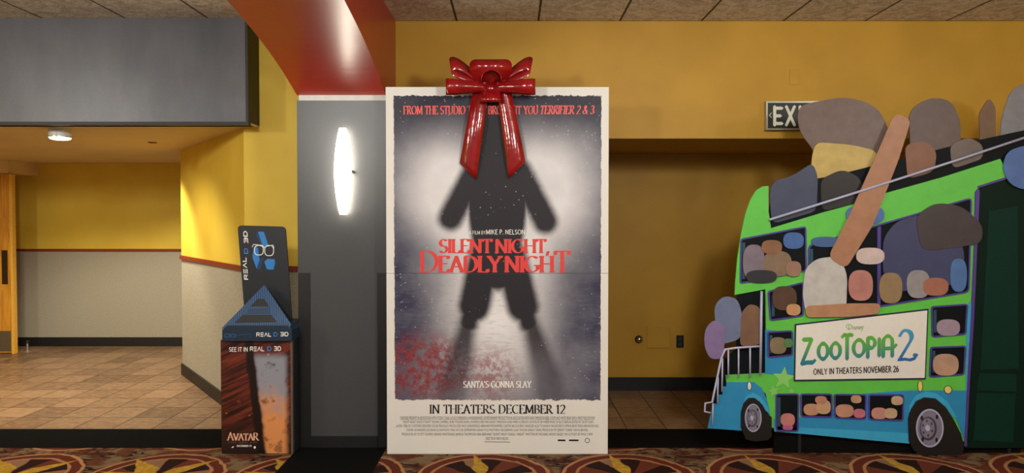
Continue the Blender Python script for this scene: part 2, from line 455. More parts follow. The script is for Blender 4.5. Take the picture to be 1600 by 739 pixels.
# ================================================================== THE PLACE
YU, YR, YP, ZC = 5.23, 6.42, 4.80, 3.12      # upper wall, recess wall, pillar front, ceiling height
ZS, ZL = 2.23, 2.33                          # recess soffit, corridor ceiling
XL, XR = -7.6, 5.6
PX0, PX1 = -1.507, -.886                     # pillar sides
CX, CY = -2.104, 5.37                        # corridor corner
BX, BY = -3.44, 7.1                          # far end of the oblique wall
YB = 8.7
# floors
struct('floor', box_bm(XL, XR, 5.22, YB + .2, -.05, 0), M['tile'])
bm = box_bm(XL, XR, YP - .02, 5.22, -.05, 0); box_bm(PX0, PX1, -.5, YP - .02, -.05, 0, bm)
struct('floor_border', bm, M['border'])
struct('floor_carpet_left', box_bm(XL, PX0, -.5, YP - .02, -.05, 0), M['carpet_a'])
struct('floor_carpet_right', box_bm(PX1, XR, -.5, YP - .02, -.05, 0), M['carpet_b'])
# ceilings
struct('ceiling', box_bm(XL, XR, -2.5, YU + .6, ZC, ZC + .06), M['ceiling'])
struct('ceiling_corridor', box_bm(XL, CX + .12, 5.19, YB + .2, ZL, ZL + .1), M['corridor_ceiling'])
struct('ceiling_recess', box_bm(-.62, XR, YU + .12, YR + .2, ZS, ZS + .1), M['ochre'])
# right hand walls
struct('wall_upper_right', box_bm(-.95, XR, YU, YU + .12, ZS, ZC), M['ochre'])
struct('wall_recess', box_bm(-.62, XR, YR, YR + .12, 0, ZS), M['ochre'])
struct('wall_recess_left', box_bm(-.95, -.62, YU, YR + .12, 0, ZS), M['ochre'])
struct('wall_right', box_bm(XR, XR + .12, -.5, YR + .2, 0, ZC), M['ochre'])
struct('wall_left', box_bm(XL - .12, XL, -.5, YB + .2, 0, ZC), M['yellow'])
struct('baseboard_recess', box_bm(-.6, XR, YR - .015, YR, 0, .125), M['black'])
# corridor: back wall, oblique wall, short front wall
CAP0, CAP1, BB = 1.205, 1.245, .115
struct('wall_back', box_bm(XL, CX, YB, YB + .12, CAP1 - .01, ZL), M['yellow'])
struct('wall_back_lower', box_bm(XL, CX, YB, YB + .12, BB, CAP1 - .01), M['wainscot'])
struct('trim_1', box_bm(XL, CX, YB - .02, YB, CAP0 + .01, CAP1), M['cap'])
struct('baseboard_back', box_bm(XL, CX, YB - .015, YB + .1, 0, BB), M['black'])
d = Vector((BX - CX, BY - CY, 0)); nrm = Vector((d.y, -d.x, 0)).normalized()   # points away from the corridor
if nrm.x < 0: nrm = -nrm
def oblique(z0, z1, out=0.0, deep=.12):
    a = Vector((CX, CY, z0)) - nrm * out; b = Vector((BX, BY, z0)) - nrm * out
    return prism_bm([a, b, b + nrm * (out + deep), a + nrm * (out + deep)], (0, 0, z1 - z0))
struct('wall_oblique', oblique(CAP1 - .01, ZL), M['yellow'])
struct('wall_oblique_lower', oblique(BB, CAP1 - .01), M['wainscot'])
struct('trim_2', oblique(CAP0, CAP1, .02, 0), M['cap'])
struct('baseboard_oblique', oblique(0, BB, .015, .1), M['black'])
struct('wall_front', box_bm(CX, PX0 + .3, CY, CY + .12, CAP1 - .01, ZC), M['yellow'])
struct('wall_front_lower', box_bm(CX, PX0 + .3, CY, CY + .12, 0, CAP1 - .01), M['wainscot'])
struct('trim_3', box_bm(CX, PX0, CY - .02, CY, CAP0, CAP1), M['cap'])
struct('baseboard_front', box_bm(CX, PX0, CY - .015, CY, 0, BB), M['black'])
# panelled bulkhead over the corridor opening
pt = thing('bulkhead_panel', 'wide dark grey panel with black edging hung over the corridor opening at upper left', 'panel', (-4.8, 5.19, 2.32))
link('panel_face', box_bm(XL + .02, -1.998, 5.15, 5.19, 2.345, ZC), M['panel'], pt)
link('bottom_edging', box_bm(XL + .02, -1.978, 5.142, 5.19, 2.32, 2.345), M['black'], pt)
link('side_edging', box_bm(-1.998, -1.978, 5.142, CY, 2.345, ZC), M['black'], pt)
struct('wall_bulkhead', box_bm(XL, -2.0, 5.19, 5.31, ZL, ZC), M['black'])
# pillar with its cap and the curved beam on it
ZPT = P(535, 157, YP).z; ZPC = P(535, 148, YP).z
pil = struct('pillar', box_bm(PX0, PX1, YP, YU + .14, 0, ZPT), M['pillar'])
struct('pillar_cap', box_bm(PX0 + .012, PX1, YP + .01, YU + .1, ZPT, ZPC), M['white_trim'])
prof = [(YU + .12, 2.40), (YP, ZPC), (4.5, 2.585), (4.165, 2.673), (3.85, 2.733), (3.5, 2.785), (3.0, 2.838), (2.4, 2.875), (1.7, 2.89), (.9, 2.885), (.9, ZC), (YU + .12, ZC)]
prof[0] = (YU + .12, ZPC)
def smooth_prof(p):
    # Catmull-Rom along the soffit so the arch is round
    c = p[1:10]; out = [p[0]]
    for i in range(len(c) - 1):
        p0 = c[max(0, i-1)]; p1 = c[i]; p2 = c[i+1]; p3 = c[min(len(c)-1, i+2)]
        for k in range(4):
            t = k / 4
            out.append(tuple(.5*((2*p1[j]) + (-p0[j]+p2[j])*t + (2*p0[j]-5*p1[j]+4*p2[j]-p3[j])*t*t + (-p0[j]+3*p1[j]-3*p2[j]+p3[j])*t**3) for j in (0, 1)))
    return out + [c[-1]] + p[10:]
sp = smooth_prof(prof)
struct('beam', prism_bm([Vector((PX0, y, z)) for y, z in sp], (PX1 - PX0, 0, 0)), M['red'])
# pillar edge guards and kick base
zg = P(475, 426, YP).z
def flat_px(x0, x1): return (x0 - 800) * YP / F, (x1 - 800) * YP / F
for a, b in ((466, 484), (589, 604)):
    x0, x1 = flat_px(a, b)
    g_ = link('corner_guard', box_bm(x0, x1, YP - .008, YP + .0005, 0.0, zg), M['guard'], pil, bevel=.002); g_['label'] = 'black corner guard'
x0, x1 = flat_px(484, 589)
struct('baseboard_pillar', box_bm(x0, x1, YP - .012, YP, 0, P(535, 681, YP).z), M['guard'])

# door at the far left, with its frame
dY = 8.2
def dx(px): return (px - 800) * dY / F
dt = thing('door_1', 'yellow wooden door at the left end of the corridor', 'door', (dx(-20), dY, 0))
dt['kind'] = 'structure'
k = K('honey_wood', .4, .5); w_ = k.noise(3, 4, .6, k.xyz(k.x * 14, k.z * .9), 1.0)
k.col(k.mix(w_.ss(.3, .7), (190, 124, 34), (222, 158, 56))); M['wood'] = k.m
zt = P(10, 272, dY).z
link('leaf', box_bm(dx(-105), dx(16), dY, dY + .045, .012, zt), M['wood'], dt)
link('edge_strip', box_bm(dx(16), dx(20), dY - .006, dY + .05, 0, zt), plain('pale_wood_edge', (232, 176, 66), .45), dt)
link('push_plate', box_bm(dx(2), dx(11), dY - .004, dY, P(5, 444, dY).z, P(5, 391, dY).z), plain('dark_bronze', (58, 50, 36), .4, .5, .6), dt)
link('kick_plate', box_bm(dx(-100), dx(14.5), dY - .004, dY, .03, P(5, 517, dY).z), plain('steel_kick_plate', (128, 118, 100), .35, .5, .7), dt)
struct('door_header', box_bm(XL, dx(16.5), dY - .02, YB, zt + .01, ZL), M['corridor_ceiling'])
struct('wall_left_return', box_bm(XL, dx(-110), dY, YB, 0, zt + .01), M['yellow'])

# ================================================================== FITTINGS
# wall sconce
sx = P(535, 268, YP - .07).x; sz0 = P(535, 335, YP - .07).z; sz1 = P(535, 200, YP - .07).z
k = K('lit_white_glass', .3, .5); k.col((250, 246, 236)); k.emit((255, 244, 222), 19.0); M['glow'] = k.m
sc = thing('wall_sconce', 'lit white glass wall sconce shaped like a slim barrel on the grey pillar', 'wall lamp', (sx, YP, (sz0 + sz1)/2))
prf = []
for i in range(25):
    t = i/24; prf.append((.024 + .036 * sin(pi * t) ** .85, sz0 + (sz1 - sz0) * t))
bm = lathe_bm(prf, (sx, YP - .052, 0), 48)
for v in bm.verts: v.co.y = min(v.co.y, YP - .008)
link('glass_shade', bm, M['glow'], sc, smooth=True)
link('back_plate', box_bm(sx - .022, sx + .022, YP - .0075, YP, sz0 + .1, sz1 - .1), M['silver'], sc, bevel=.004)
link('clip', box_bm(sx + .052, sx + .066, YP - .075, YP, (sz0+sz1)/2 - .012, (sz0+sz1)/2 + .008), M['silver'], sc)
# corridor downlight
ly = 5.42; lx = (96 - 800) * ly / F; lz = P(96, 216, ly).z
dl = thing('ceiling_downlight', 'white cylinder downlight glowing under the corridor ceiling', 'ceiling lamp', (lx, ly, ZL))
link('can', lathe_bm([(.078, lz + .012), (.08, ZL)], (lx, ly, 0), 32), M['white_trim'], dl, smooth=False)
link('rim', lathe_bm([(.082, lz + .004), (.082, lz + .013)], (lx, ly, 0), 32), M['silver'], dl)
k = K('lit_lens', .4, .4); k.col((255, 250, 235)); k.emit((255, 244, 214), 9.0)
link('lens', lathe_bm([(.05, lz - .012), (.07, lz - .006), (.076, lz + .004)], (lx, ly, 0), 32), k.m, dl, smooth=True)
spot('corridor_lamp', (lx, ly + .05, lz - .03), (lx + .2, ly + .9, 0), 95, 130, .6, (1, .92, .76))
spot('corridor_lamp', (-3.95, 6.7, ZL - .03), (-3.95, 7.3, 0), 150, 120, .5, (1, .92, .76))
spot('corridor_lamp', (-5.2, 6.7, ZL - .03), (-5.2, 7.2, 0), 80, 120, .6, (1, .92, .76))
# flush sprinkler cover
q = 6.35; qx = (240 - 800) * q / F
o = link('sprinkler_cover', lathe_bm([(.026, ZL - .010), (.040, ZL - .006), (.040, ZL)], (qx, q, 0), 24), plain('bronze_cover', (110, 74, 32), .5), None, loc=(qx, q, ZL))
setp(o, 'small dark round sprinkler cover in the corridor ceiling', 'sprinkler')
# door stop on the corridor floor
q = G(43, 549)
dst = thing('door_stop', 'small silver door stop post on the tiles beside the wooden door', 'door stop', q)
link('post', lathe_bm([(.030, 0), (.030, .012), (.013, .016), (.013, .10)], q, 16), M['silver'], dst, smooth=False)
link('bumper', lathe_bm([(.02, .10), (.022, .105), (.022, .125), (.016, .132)], q, 16), M['guard'], dst)
# exit sign on the upper wall
eY = YU - .055
ex = thing('exit_sign', 'dark green exit sign with pale letters and a silver frame on the yellow wall', 'exit sign', P(1240, 205, YU))
er = [(1197, 158), (1284, 158), (1284, 203), (1197, 203)]
link('housing', prism_bm([P(x, y, eY + .01) for x, y in er], (0, YU - eY - .01, 0)), M['silver'], ex)
k = K('dark_green_face', .4, .4); k.col((36, 42, 36)); plate('sign_face', [(1200, 160.5), (1282, 160.5), (1282, 200.5), (1200, 200.5)], eY + .006, .004, k.m, ex)
ring('sign_frame', er, 2.6, eY, .012, M['silver'], ex)
M['exit_ink'] = plain('exit_letter', (216, 214, 196), .5)
SGN = {'E': (.52, [[(.1,0),(.1,1)], [(.1,.91),(.5,.91)], [(.1,.5),(.42,.5)], [(.1,.09),(.5,.09)]], []),
       'X': (.58, [[(.08,0),(.52,1)], [(.52,0),(.08,1)]], []), 'I': (.22, [[(.11,0),(.11,1)]], []), 'T': (.52, [[(.26,0),(.26,1)], [(.02,.91),(.5,.91)]], [])}
letter('sign_lettering', stroke_text('EXIT', SGN, .17, .17, 0, .14, .3, None, 0), rectq(1208, 165, 1274, 197), eY + .005, M['exit_ink'], ex, fix=(-.05, 1.05))
letter('arrow', stroke_text('L', {'L': (.5, [[(.5,1),(.05,.5),(.5,0)]], [])}, .14, .14, 0), rectq(1201.5, 176, 1206, 184), eY + .005, M['exit_ink'], ex)
# painted blank plate above the sign, access cover, socket and wall knob
def cover(name, label, cat, r, Y, m, proud=.006, bev=.002):
    o = link(name, prism_bm([P(x, y, Y - proud) for x, y in r], (0, proud, 0)), m, None, bevel=bev, loc=P(sum(a[0] for a in r)/4, sum(a[1] for a in r)/4, Y))
    return setp(o, label, cat)
cover('blank_plate', 'small yellow blank cover plate on the wall above the exit sign', 'wall plate', [(1234, 108), (1249, 108), (1249, 132), (1234, 132)], YU, M['ochre'])
cover('access_cover', 'square ochre access cover low on the recess wall beside the socket', 'access panel', [(1011, 510), (1047, 510), (1047, 544), (1011, 544)], YR, M['ochre'], .010, .003)
so = thing('wall_socket', 'black power socket low on the recess wall', 'socket', P(1062.5, 533, YR))
link('socket_plate', prism_bm([P(x, y, YR - .008) for x, y in ((1057, 524), (1068.5, 524), (1068.5, 543.5), (1057, 543.5))], (0, .008, 0)), plain('dark_plastic', (30, 28, 24), .4), so, bevel=.002)
for cy_ in (529.5, 538): link('outlet', lathe_bm([(.017, 0), (.016, .003)], P(1062.7, cy_, YR - .008), 20, axis='y'), plain('socket_insert', (58, 56, 50), .4), so)
kn = thing('wall_bumper', 'round chrome wall bumper low on the recess wall', 'wall bumper', P(998, 530, YR))
c = P(998, 530, YR)
link('knob_base', lathe_bm([(.037, 0), (.036, .012), (.03, .02)], c, 28, axis='y'), plain('dark_knob_rim', (44, 36, 24), .3, .5, .5), kn, smooth=False)
link('knob_face', lathe_bm([(.028, .02), (.026, .034), (.017, .044), (.004, .047)], c, 28, axis='y'), M['chrome'], kn, smooth=True)

# ================================================================== POSTER STANDEE
PF = 4.65
pc = G(777, 712); base = Vector((P(777, 712, PF).x, PF + .05, 0))
po = thing('poster_standee', 'tall white-bordered film poster standee with a snowy dark print and red title lettering', 'poster standee', base)
xa = P(605, 712, PF).x; xb = P(949.5, 712, PF).x; ztop = P(777, 136, PF).z; zseam = P(777, 427, PF).z
link('board', box_bm(xa, xb, PF, PF + .022, .002, zseam - .0015), M['white'], po)
link('upper_board', box_bm(xa, xb, PF, PF + .022, zseam + .0015, ztop), M['white'], po)
# folded cardboard easel behind
for s in (xa + .25, xb - .27):
    link('easel_leg', prism_bm([Vector((s, PF + .022, .0)), Vector((s, PF + .48, 0)), Vector((s, PF + .48, .05)), Vector((s, PF + .022, 1.6))], (.02, 0, 0)), M['white'], po)
link('fold_tape', box_bm(xa, xb, PF + .0216, PF + .024, zseam - .04, zseam + .04), M['black'], po)
# the print: a plain dark shape against snow light
k = K('snowy_print', .5, .25)
SC = F / PF
bxw = base.x
pxx = (k.x + bxw) * SC + 800.0; zz = k.z
pyy = 712.0 - zz * ((712 - 136) / ztop)
def dist(cx, cy, sx=1.0, sy=1.0):
    a = (pxx - cx) / sx; b = (pyy - cy) / sy; return (a*a + b*b).sqrt()
def cap(ax, ay, bx, by):
    ux, uy = bx-ax, by-ay; L2 = ux*ux + uy*uy
    t = (((pxx - ax) * ux + (pyy - ay) * uy) / L2).clamp()
    a = pxx - ax - t * ux; b = pyy - ay - t * uy
    return (a*a + b*b).sqrt()
grain_n = k.noise(26, 5, .65); fine = k.noise(120, 3, .7); big = k.noise(4, 4, .55)
path = ((pxx - 777.0).abs() / ((pyy - 240.0).max(10.0) * .42 + 40.0)).ss(1.1, .1)      # light spreading down the snow
glow = (dist(700, 285, 1, 1.1).ss(120, 5) + dist(850, 285, 1, 1.1).ss(130, 5) + dist(777, 470, 1.0, 1.5).ss(130, 10) * .9 + dist(777, 360, 1, 1).ss(190, 20) * .5).clamp()
val = (glow * .82 + path * .22 * pyy.ss(430, 560) + (big - .5) * .35 + .03).clamp()
ink = k.mix(val, (54, 54, 76), (228, 225, 226))
ink = k.mix(pyy.ss(245, 150) * .75, ink, (30, 30, 40))
streak = k.noise(1.0, 4, .7, k.xyz(k.x * 9, k.z * 60))
ink = k.mix((streak.ss(.5, .7) * pyy.ss(410, 470)) * .35, ink, (120, 118, 136))
ink = k.mix(fine.ss(.68, .74) * .35, ink, (235, 235, 240))
# bloodless red patch low on the left
redm = (dist(660, 575, 1.35, .75).ss(95, 30).max(dist(765, 585, 1, .9).ss(70, 10) * .75)) * (grain_n + (fine - .5) * .5).ss(.40, .56)
ink = k.mix(redm * .85, ink, k.mix(fine.ss(.4, .6), (92, 24, 26), (158, 56, 56)))
dk = k.mix(pyy.ss(480, 640), (40, 37, 42), (58, 54, 66))
n_e = (grain_n - .5) * 10.0
sh = (dist(777, 300, 46, 135) - 1.0).ss(.14, -.08)
sh = sh.max((cap(742, 268, 704, 340) - 19.0 + n_e * .4).ss(9, -7)).max((cap(812, 268, 852, 345) - 19.0 + n_e * .4).ss(9, -7))
for ax, ay, bx_, by_, r0 in ((757, 400, 741, 478, 25), (798, 400, 817, 478, 25), (745, 450, 732, 505, 15), (812, 450, 826, 505, 15), (777, 395, 777, 412, 42)):
    sh = sh.max((cap(ax, ay, bx_, by_) - float(r0) + n_e * .3).ss(8, -7))
for ax, bx_ in ((733, 706), (825, 864)):
    wd = ((pyy - 480.0) / 130.0).clamp() * 12.0 + 9.0
    sh = sh.max((cap(ax, 490, bx_, 622) - wd + n_e * .3).ss(13, -9) * pyy.ss(640, 520) * .55 + (cap(ax, 490, bx_, 622) - wd).ss(13, -9) * .4)
ink = k.mix(sh, ink, dk)
snow = k.voro(34); ink = k.mix((snow.ss(.16, .08)) * k.noise(9, 1).ss(.5, .6) * .55, ink, (214, 214, 224))
rag = (k.noise(18, 6, .75) - .5) * 14.0
inn = ((pxx - 615.5 + rag * .35).min(939.5 - pxx + rag * .35)).min((pyy - 149.0 + rag).min(626.0 - pyy + rag)).ss(0.0, 1.0)
spk = k.noise(60, 3, .8).ss(.70, .73) * dist(632, 634, 1.6, .9).ss(18, 4)
paper = k.mix(spk, (220, 217, 210), (120, 30, 26))
k.col(k.mix(inn, paper, ink))
for a, b, nm in ((.004, zseam - .0015, 'print'), (zseam + .0015, ztop - .002, 'upper_print')):
    link(nm, box_bm(xa + .002, xb - .002, PF - .0012, PF, a, b), k.m, po)
PT = PF - .0020
M['pink'] = plain('coral_ink', (232, 84, 78), .5, var=.03); M['deepred'] = plain('title_red_ink', (214, 58, 54), .45, var=.05)
M['ink'] = plain('black_ink', (20, 19, 20), .5); M['inkgrey'] = plain('grey_ink', (92, 86, 78), .6); M['wink'] = plain('white_ink', (238, 236, 230), .5)
letter('headline_lettering', serif_geom('FROM THE STUDIO THAT BROUGHT YOU', .2), rectq(630, 165.5, 841, 178.5), PT, M['pink'], po, fix=(0, 1))
letter('headline_lettering', serif_geom('TERRIFIER 2 & 3', .2), rectq(844.5, 165, 929, 178), PT, M['pink'], po, fix=(0, 1), shear=.2)
letter('byline_lettering', sans_geom('A FILM BY', .11), rectq(733, 360.5, 758.5, 366.3), PT, M['wink'], po)
letter('byline_lettering', sans_geom('MIKE P. NELSON', .13), rectq(759.5, 358.6, 820, 366.3), PT, M['wink'], po)
letter('title_lettering', serif_geom('SILENT NIGHT,', .215, .15, .03, None, .2, .075), rectq(685.5, 374, 859, 395), PT, M['deepred'], po, fix=(0, 1))
letter('title_lettering', serif_geom('DEADLY NIGHT', .215, .15, .03, [1.32] + [1]*10 + [1.32], .18, .075), rectq(656.5, 392, 892, 425), PT, M['deepred'], po, fix=(0, 1.34))
letter('tagline_lettering', serif_geom("SANTA'S GONNA SLAY", .19, .13), rectq(724, 595.5, 830.5, 605.5), PT, M['wink'], po, fix=(0, 1))
letter('date_lettering', serif_geom('IN THEATERS DECEMBER 12', .17, .14), rectq(671, 632.5, 884, 646), PT, M['ink'], po, fix=(0, 1))
cred = [('CINEVERSE PRESENTS IN ASSOCIATION WITH STUDIO CANAL & SUGO DIMENSION A WONDERWHEEL ENTERTAINMENT PRODUCTION IN ASSOCIATION WITH NEW DIMENSION REBEL 6 FILMS AND WHITE BEAR FILMS A MIKE P NELSON FILM', 625, 929, 650.5, 656),
 ('"SILENT NIGHT DEADLY NIGHT" ROHAN CAMPBELL RUBY MODINE DAVID LAWRENCE BROWN DAVID TOMLINSON AND MARK ACHESON CASTING BY JIM HEBER MUSIC BY BLITZ BERLIN EDITED BY GEOFF KLEIN', 629, 927, 657, 662.5),
 ('LAURA TEBUCK COSTUME DESIGNER OSCAR FENOGLIO PRODUCERS NICK JUNKERSFELD ABRAHAM MOHAMMED CARTER BALOUS ERIC HANDLER ALSO YOLANDA MACIAS ERICK OPEKA BRAD MISKA BRANDON HILL', 619, 936, 663.3, 668.8),
 ('STEVEN SCHNEIDER JOE RENDICE ANTHONY MASI VICTOR ZIMMERMAN SARAH FOLS MATTHEW HELDERMAN LUKE TAYLOR GRADY CRAIG PRODUCED BY JEREMY TORRIE TANYA BRUNEL', 635, 919, 669.8, 675),
 ('PRODUCED BY SCOTT SCHMID DENNIS WHITEHEAD JAMES R THOMPSON ERIK BERNARD "SILENT NIGHT DEADLY NIGHT" WRITTEN BY MICHAEL HICKEY BASED ON A STORY BY PAUL CAIMI', 628, 926, 676.2, 681.8),
 ('DIRECTED BY MIKE P NELSON', 759, 794, 683, 687.5)]
for t, a, b, c_, d_ in cred:
    letter('credits_lettering', font_mesh(t), rectq(a, c_, b, d_), PT, M['inkgrey'], po)
plate('credits_rule', [(757, 689.8), (797, 690.4), (797, 691.2), (757, 690.6)], PT, .0006, M['inkgrey'], po)
for a, b in ((871.5, 883.5), (889, 904)): plate('studio_mark', [(a, 686.6), (b, 686.8), (b, 689.4), (a, 689.2)], PT, .0006, M['ink'], po)
ring('studio_ring', ell(917.6, 688.2, 4, 4, 24), 1.0, PT, .0006, M['inkgrey'], po)

# gift bow
BW = 4.60
kc = P(767, 136, BW)
bw = thing('gift_bow', 'large glossy red ribbon bow with two tails on top of the film poster', 'bow', (kc.x, PF, ztop - .2))
k = K('red_satin_ribbon', .16, .7); k.col(k.mix(k.noise(7, 2).ss(.3, .7), (130, 13, 16), (152, 20, 22)))
k.bump(k.noise(5, 2, .5, k.xyz(k.x * 1.5, k.z * 2.2, k.y)), .18, .03); M['ribbon'] = k.m
def ribbon(name, pts, wv, parent, th=.0022):
    """strip along pts; wv: the full width vector at each point"""
    bm = bmesh.new(); rows = []
    for p, w in zip(pts, wv): rows.append((bm.verts.new(Vector(p) - Vector(w)/2), bm.verts.new(Vector(p) + Vector(w)/2)))
    for (a, b), (c, d) in zip(rows, rows[1:]): bm.faces.new((a, b, d, c))
    o = link(name, bm, M['ribbon'], parent, smooth=True)
    s = o.modifiers.new('thickness', 'SOLIDIFY'); s.thickness = th; s.offset = 0
    return o
def loop(dirv, bul, wid, L, B, W, n=22, pinch=.35, tip=0.0):
    dirv = Vector(dirv).normalized(); bul = Vector(bul).normalized(); wid = Vector(wid).normalized()
    pts, wv = [], []
    for i in range(n + 1):
        t = i / n; s_ = sin(pi * t)
        pts.append(kc + dirv * (L * s_ ** .8) + bul * (-B * sin(2*pi*t) * (.6 + .4*s_)))
        wv.append(wid * (W * (pinch + (1 - pinch) * s_ ** .7) * (1 - tip * s_ ** 4)))
    ribbon('loop', pts, wv, bw)
S = BW / F
for s in (-1, 1):
    loop((s*.98, -.18, -.03), (0, 1, .1), (0, -.1, 1), 70*S, .06, 24*S, pinch=.5)     # lower side loops
    loop((s*.88, .04, .50), (-s*.50, .35, .75), (s*.16, .45, .85), 72*S, .035, 27*S, pinch=.35)   # upper side loops
loop((0, .25, 1), (0, 1, -.25), (1, 0, 0), 43*S, .08, 84*S, pinch=.5, tip=.58)                 # tall back loop
# small arch in the middle, open to the front
pts, wv = [], []
for i in range(17):
    a = -.25 + (pi + .5) * i / 16
    pts.append(P(768, 124, BW - .05) + Vector((15*S*cos(a), 0, 13.5*S*sin(a)))); wv.append(Vector((0, .10, .01)))
ribbon('loop', pts, wv, bw)
loop((0, -.45, -1), (0, 1, -.3), (1, 0, 0), 27*S, .022, 31*S, pinch=.95)               # small front loop
link('knot', lathe_bm([(.012, -.03), (.03, -.022), (.036, 0), (.03, .022), (.012, .03)], kc + Vector((0, .01, -.01)), 20), M['ribbon'], bw, smooth=True)
def tail(l_top, r_top, l_bot, r_bot, n=14):
    bm = bmesh.new(); rows = []
    for i in range(n + 1):
        t = i / n; bend = -.012 * sin(pi * t) - .008 * sin(6 * t + l_top[0])
        a = Vector(l_top).lerp(Vector(l_bot), t); b = Vector(r_top).lerp(Vector(r_bot), t)
        mid = (a + b) / 2
        row = []
        for q, e in ((a, -.002), (mid, .003), (b, -.002)):
            row.append(bm.verts.new(P(q.x, q.y, PF - .022 + bend * .9 - e * .5 * sin(pi*t) - .02 * (1-t))))
        rows.append(row)
    for A, B in zip(rows, rows[1:]):
        for j in (0, 1): bm.faces.new((A[j], A[j+1], B[j+1], B[j]))
    o = link('tail', bm, M['ribbon'], bw, smooth=True)
    sm = o.modifiers.new('thickness', 'SOLIDIFY'); sm.thickness = .0022; sm.offset = 0
tail((740, 137), (764, 137), (718, 255), (744, 281))
tail((776, 138), (797, 134), (795, 279), (821, 253))

# ================================================================== 3D GLASSES BIN
BF = 4.66
bi = thing('glasses_bin', 'dark cardboard 3D glasses recycling bin with a blue triangle tray and tall back card', 'recycling bin', Vector((P(403, 708, BF).x, BF + .12, 0)))
M['card'] = plain('charcoal_card', (34, 37, 42), .4, .5); M['bluecard'] = plain('dark_blue_card', (34, 58, 88), .38, .5)
bxa, bxb = P(346, 708, BF).x, P(458, 708, BF).x; bzt = P(400, 531, BF).z
link('box_body', box_bm(bxa, bxb, BF, BF + .30, .002, bzt), M['card'], bi, bevel=.004)
k = K('dark_red_ember_print', .3, .5)
SB = F / BF; qx_ = (k.x + wloc(bi).x) * SB + 800.0; qy_ = 708.0 - k.z * ((708 - 531) / bzt)
rays = k.noise(1.0, 4, .65, k.xyz((qy_ + qx_ * .45) * .16, qx_ * .012))
c0 = k.mix(rays.ss(.35, .72), (34, 18, 16), (122, 52, 36)); em = k.voro(13)
c0 = k.mix(em.ss(.20, .08) * k.noise(7, 2).ss(.5, .6), c0, (226, 120, 70))
c0 = k.mix(qy_.ss(640, 700), c0, (36, 24, 22))
n_ = k.noise(9, 4, .6)
hue = k.mix(((qy_ - 560.0) / 130.0 + (n_ - .5) * .9).ss(.25, .75), (138, 140, 150), (212, 140, 84))
hue = k.mix(n_.ss(.56, .68) * .7, hue, (44, 30, 30))
pm = ((qx_ - 392.0 - (qy_ - 560.0).max(0.0) * .12) / 10.0 + (n_ - .5) * 2.0).ss(-.5, 1.0) * (qx_ - 446.0 + (n_ - .5) * 10.0).ss(6, -6) * qy_.ss(548, 562)
c0 = k.mix(pm, c0, hue)
c0 = k.mix((qx_ - 389.0 - (qy_ - 560.0).max(0.0) * .12 + (n_ - .5) * 8.0).abs().ss(9, 4), c0, (26, 18, 18))
k.col(c0)
link('front_print', box_bm(bxa + .003, bxb - .003, BF - .003, BF, .004, bzt - .004), k.m, bi)
link('right_trim', box_bm(bxb - .012, bxb + .001, BF - .005, BF + .02, .004, bzt), plain('clear_edge', (96, 84, 74), .25), bi)
BT = BF - .0045
M['blueink'] = plain('blue_ink', (58, 128, 200), .45)
letter('slogan_lettering', sans_geom('SEE IT IN', .15), rectq(358, 542.3, 387, 549.6), BT, M['wink'], bi)
letter('slogan_lettering', tech_geom('REAL'), rectq(390.5, 541.5, 413, 548.8), BT, M['wink'], bi)
letter('slogan_lettering', tech_geom('D'), rectq(417.5, 541.3, 424, 548.5), BT, M['blueink'], bi)
letter('slogan_lettering', tech_geom('3D'), rectq(428, 541, 439, 548.2), BT, M['wink'], bi)
M['gold'] = plain('copper_ink', (226, 172, 138), .4)
letter('title_lettering', serif_geom('AVATAR', .2, .14, .0, [1.18, 1, 1, 1, 1, 1.1]), rectq(354.5, 675.5, 405, 688), BT, M['gold'], bi, fix=(0, 1.18))
letter('subtitle_lettering', serif_geom('FIRE AND ASH', .16, .1, .3, None, .6), rectq(357, 690, 402, 692.5), BT, plain('dull_copper', (128, 84, 66), .5), bi, fix=(0, 1))
letter('date_lettering', sans_geom('DECEMBER 19', .2), rectq(370, 695.2, 393, 698.2), BT, M['wink'], bi)
plate('rating_mark', ell(398, 699, 1.8, 2, 12), BT, .0006, M['wink'], bi); plate('studio_mark', [(361, 699.5), (365.5, 696.5), (364.5, 699.6)], BT, .0006, M['wink'], bi)
# tray with lip, triangle and holes
trf = BF - .035
tz0, tz1 = P(400, 533, trf).z, P(400, 511, trf).z
txa, txb = P(347, 530, trf).x, P(456, 530, trf).x
bm = prism_bm([Vector((x, trf, z)) for x, z in ((txa, tz0), (txb, tz0), (txb, tz1 - .02), (txb - .03, tz1 + .012), (txa + .035, tz1 + .012), (txa, tz1 - .02))], (0, .33, 0))
link('tray', bm, plain('tray_card', (26, 44, 62), .4), bi, bevel=.003)
TT = trf - .0015
letter('tray_lettering', tech_geom('REAL'), rectq(400.5, 519.5, 424, 526), TT, M['wink'], bi)
letter('tray_lettering', tech_geom('D'), rectq(427.5, 519.2, 433.5, 525.7), TT, M['blueink'], bi)
letter('tray_lettering', tech_geom('3D'), rectq(438, 518.8, 450.5, 525.4), TT, M['wink'], bi)
M['dimblue'] = plain('dim_blue_ink', (40, 84, 130), .5)
for cx_ in (355, 364): ring('glasses_icon', ell(cx_, 524.3, 4.6, 3.0, 20, 3), 1.2, TT, .0006, M['dimblue'], bi)
link('glasses_icon', tube_bm([P(370, 525.5, TT), P(378, 523, TT), P(391, 522, TT), P(391.5, 527, TT)], .0025, 6), M['dimblue'], bi)
def tri_pt(px, py):
    # the triangular flap leans back from the tray's front lip
    t = (511 - py) / (511 - 445); return P(px, py, trf + .005 + .16 * t)
outer = [(346, 513), (413, 445), (455, 507), (452, 512)]
k = K('ribbed_blue_card', .38, .5); rib = ((k.x + k.z * .25) * 420.0).sin()
k.col(k.mix(rib.ss(-.2, .6), (30, 54, 84), (54, 92, 136))); M['rib'] = k.m
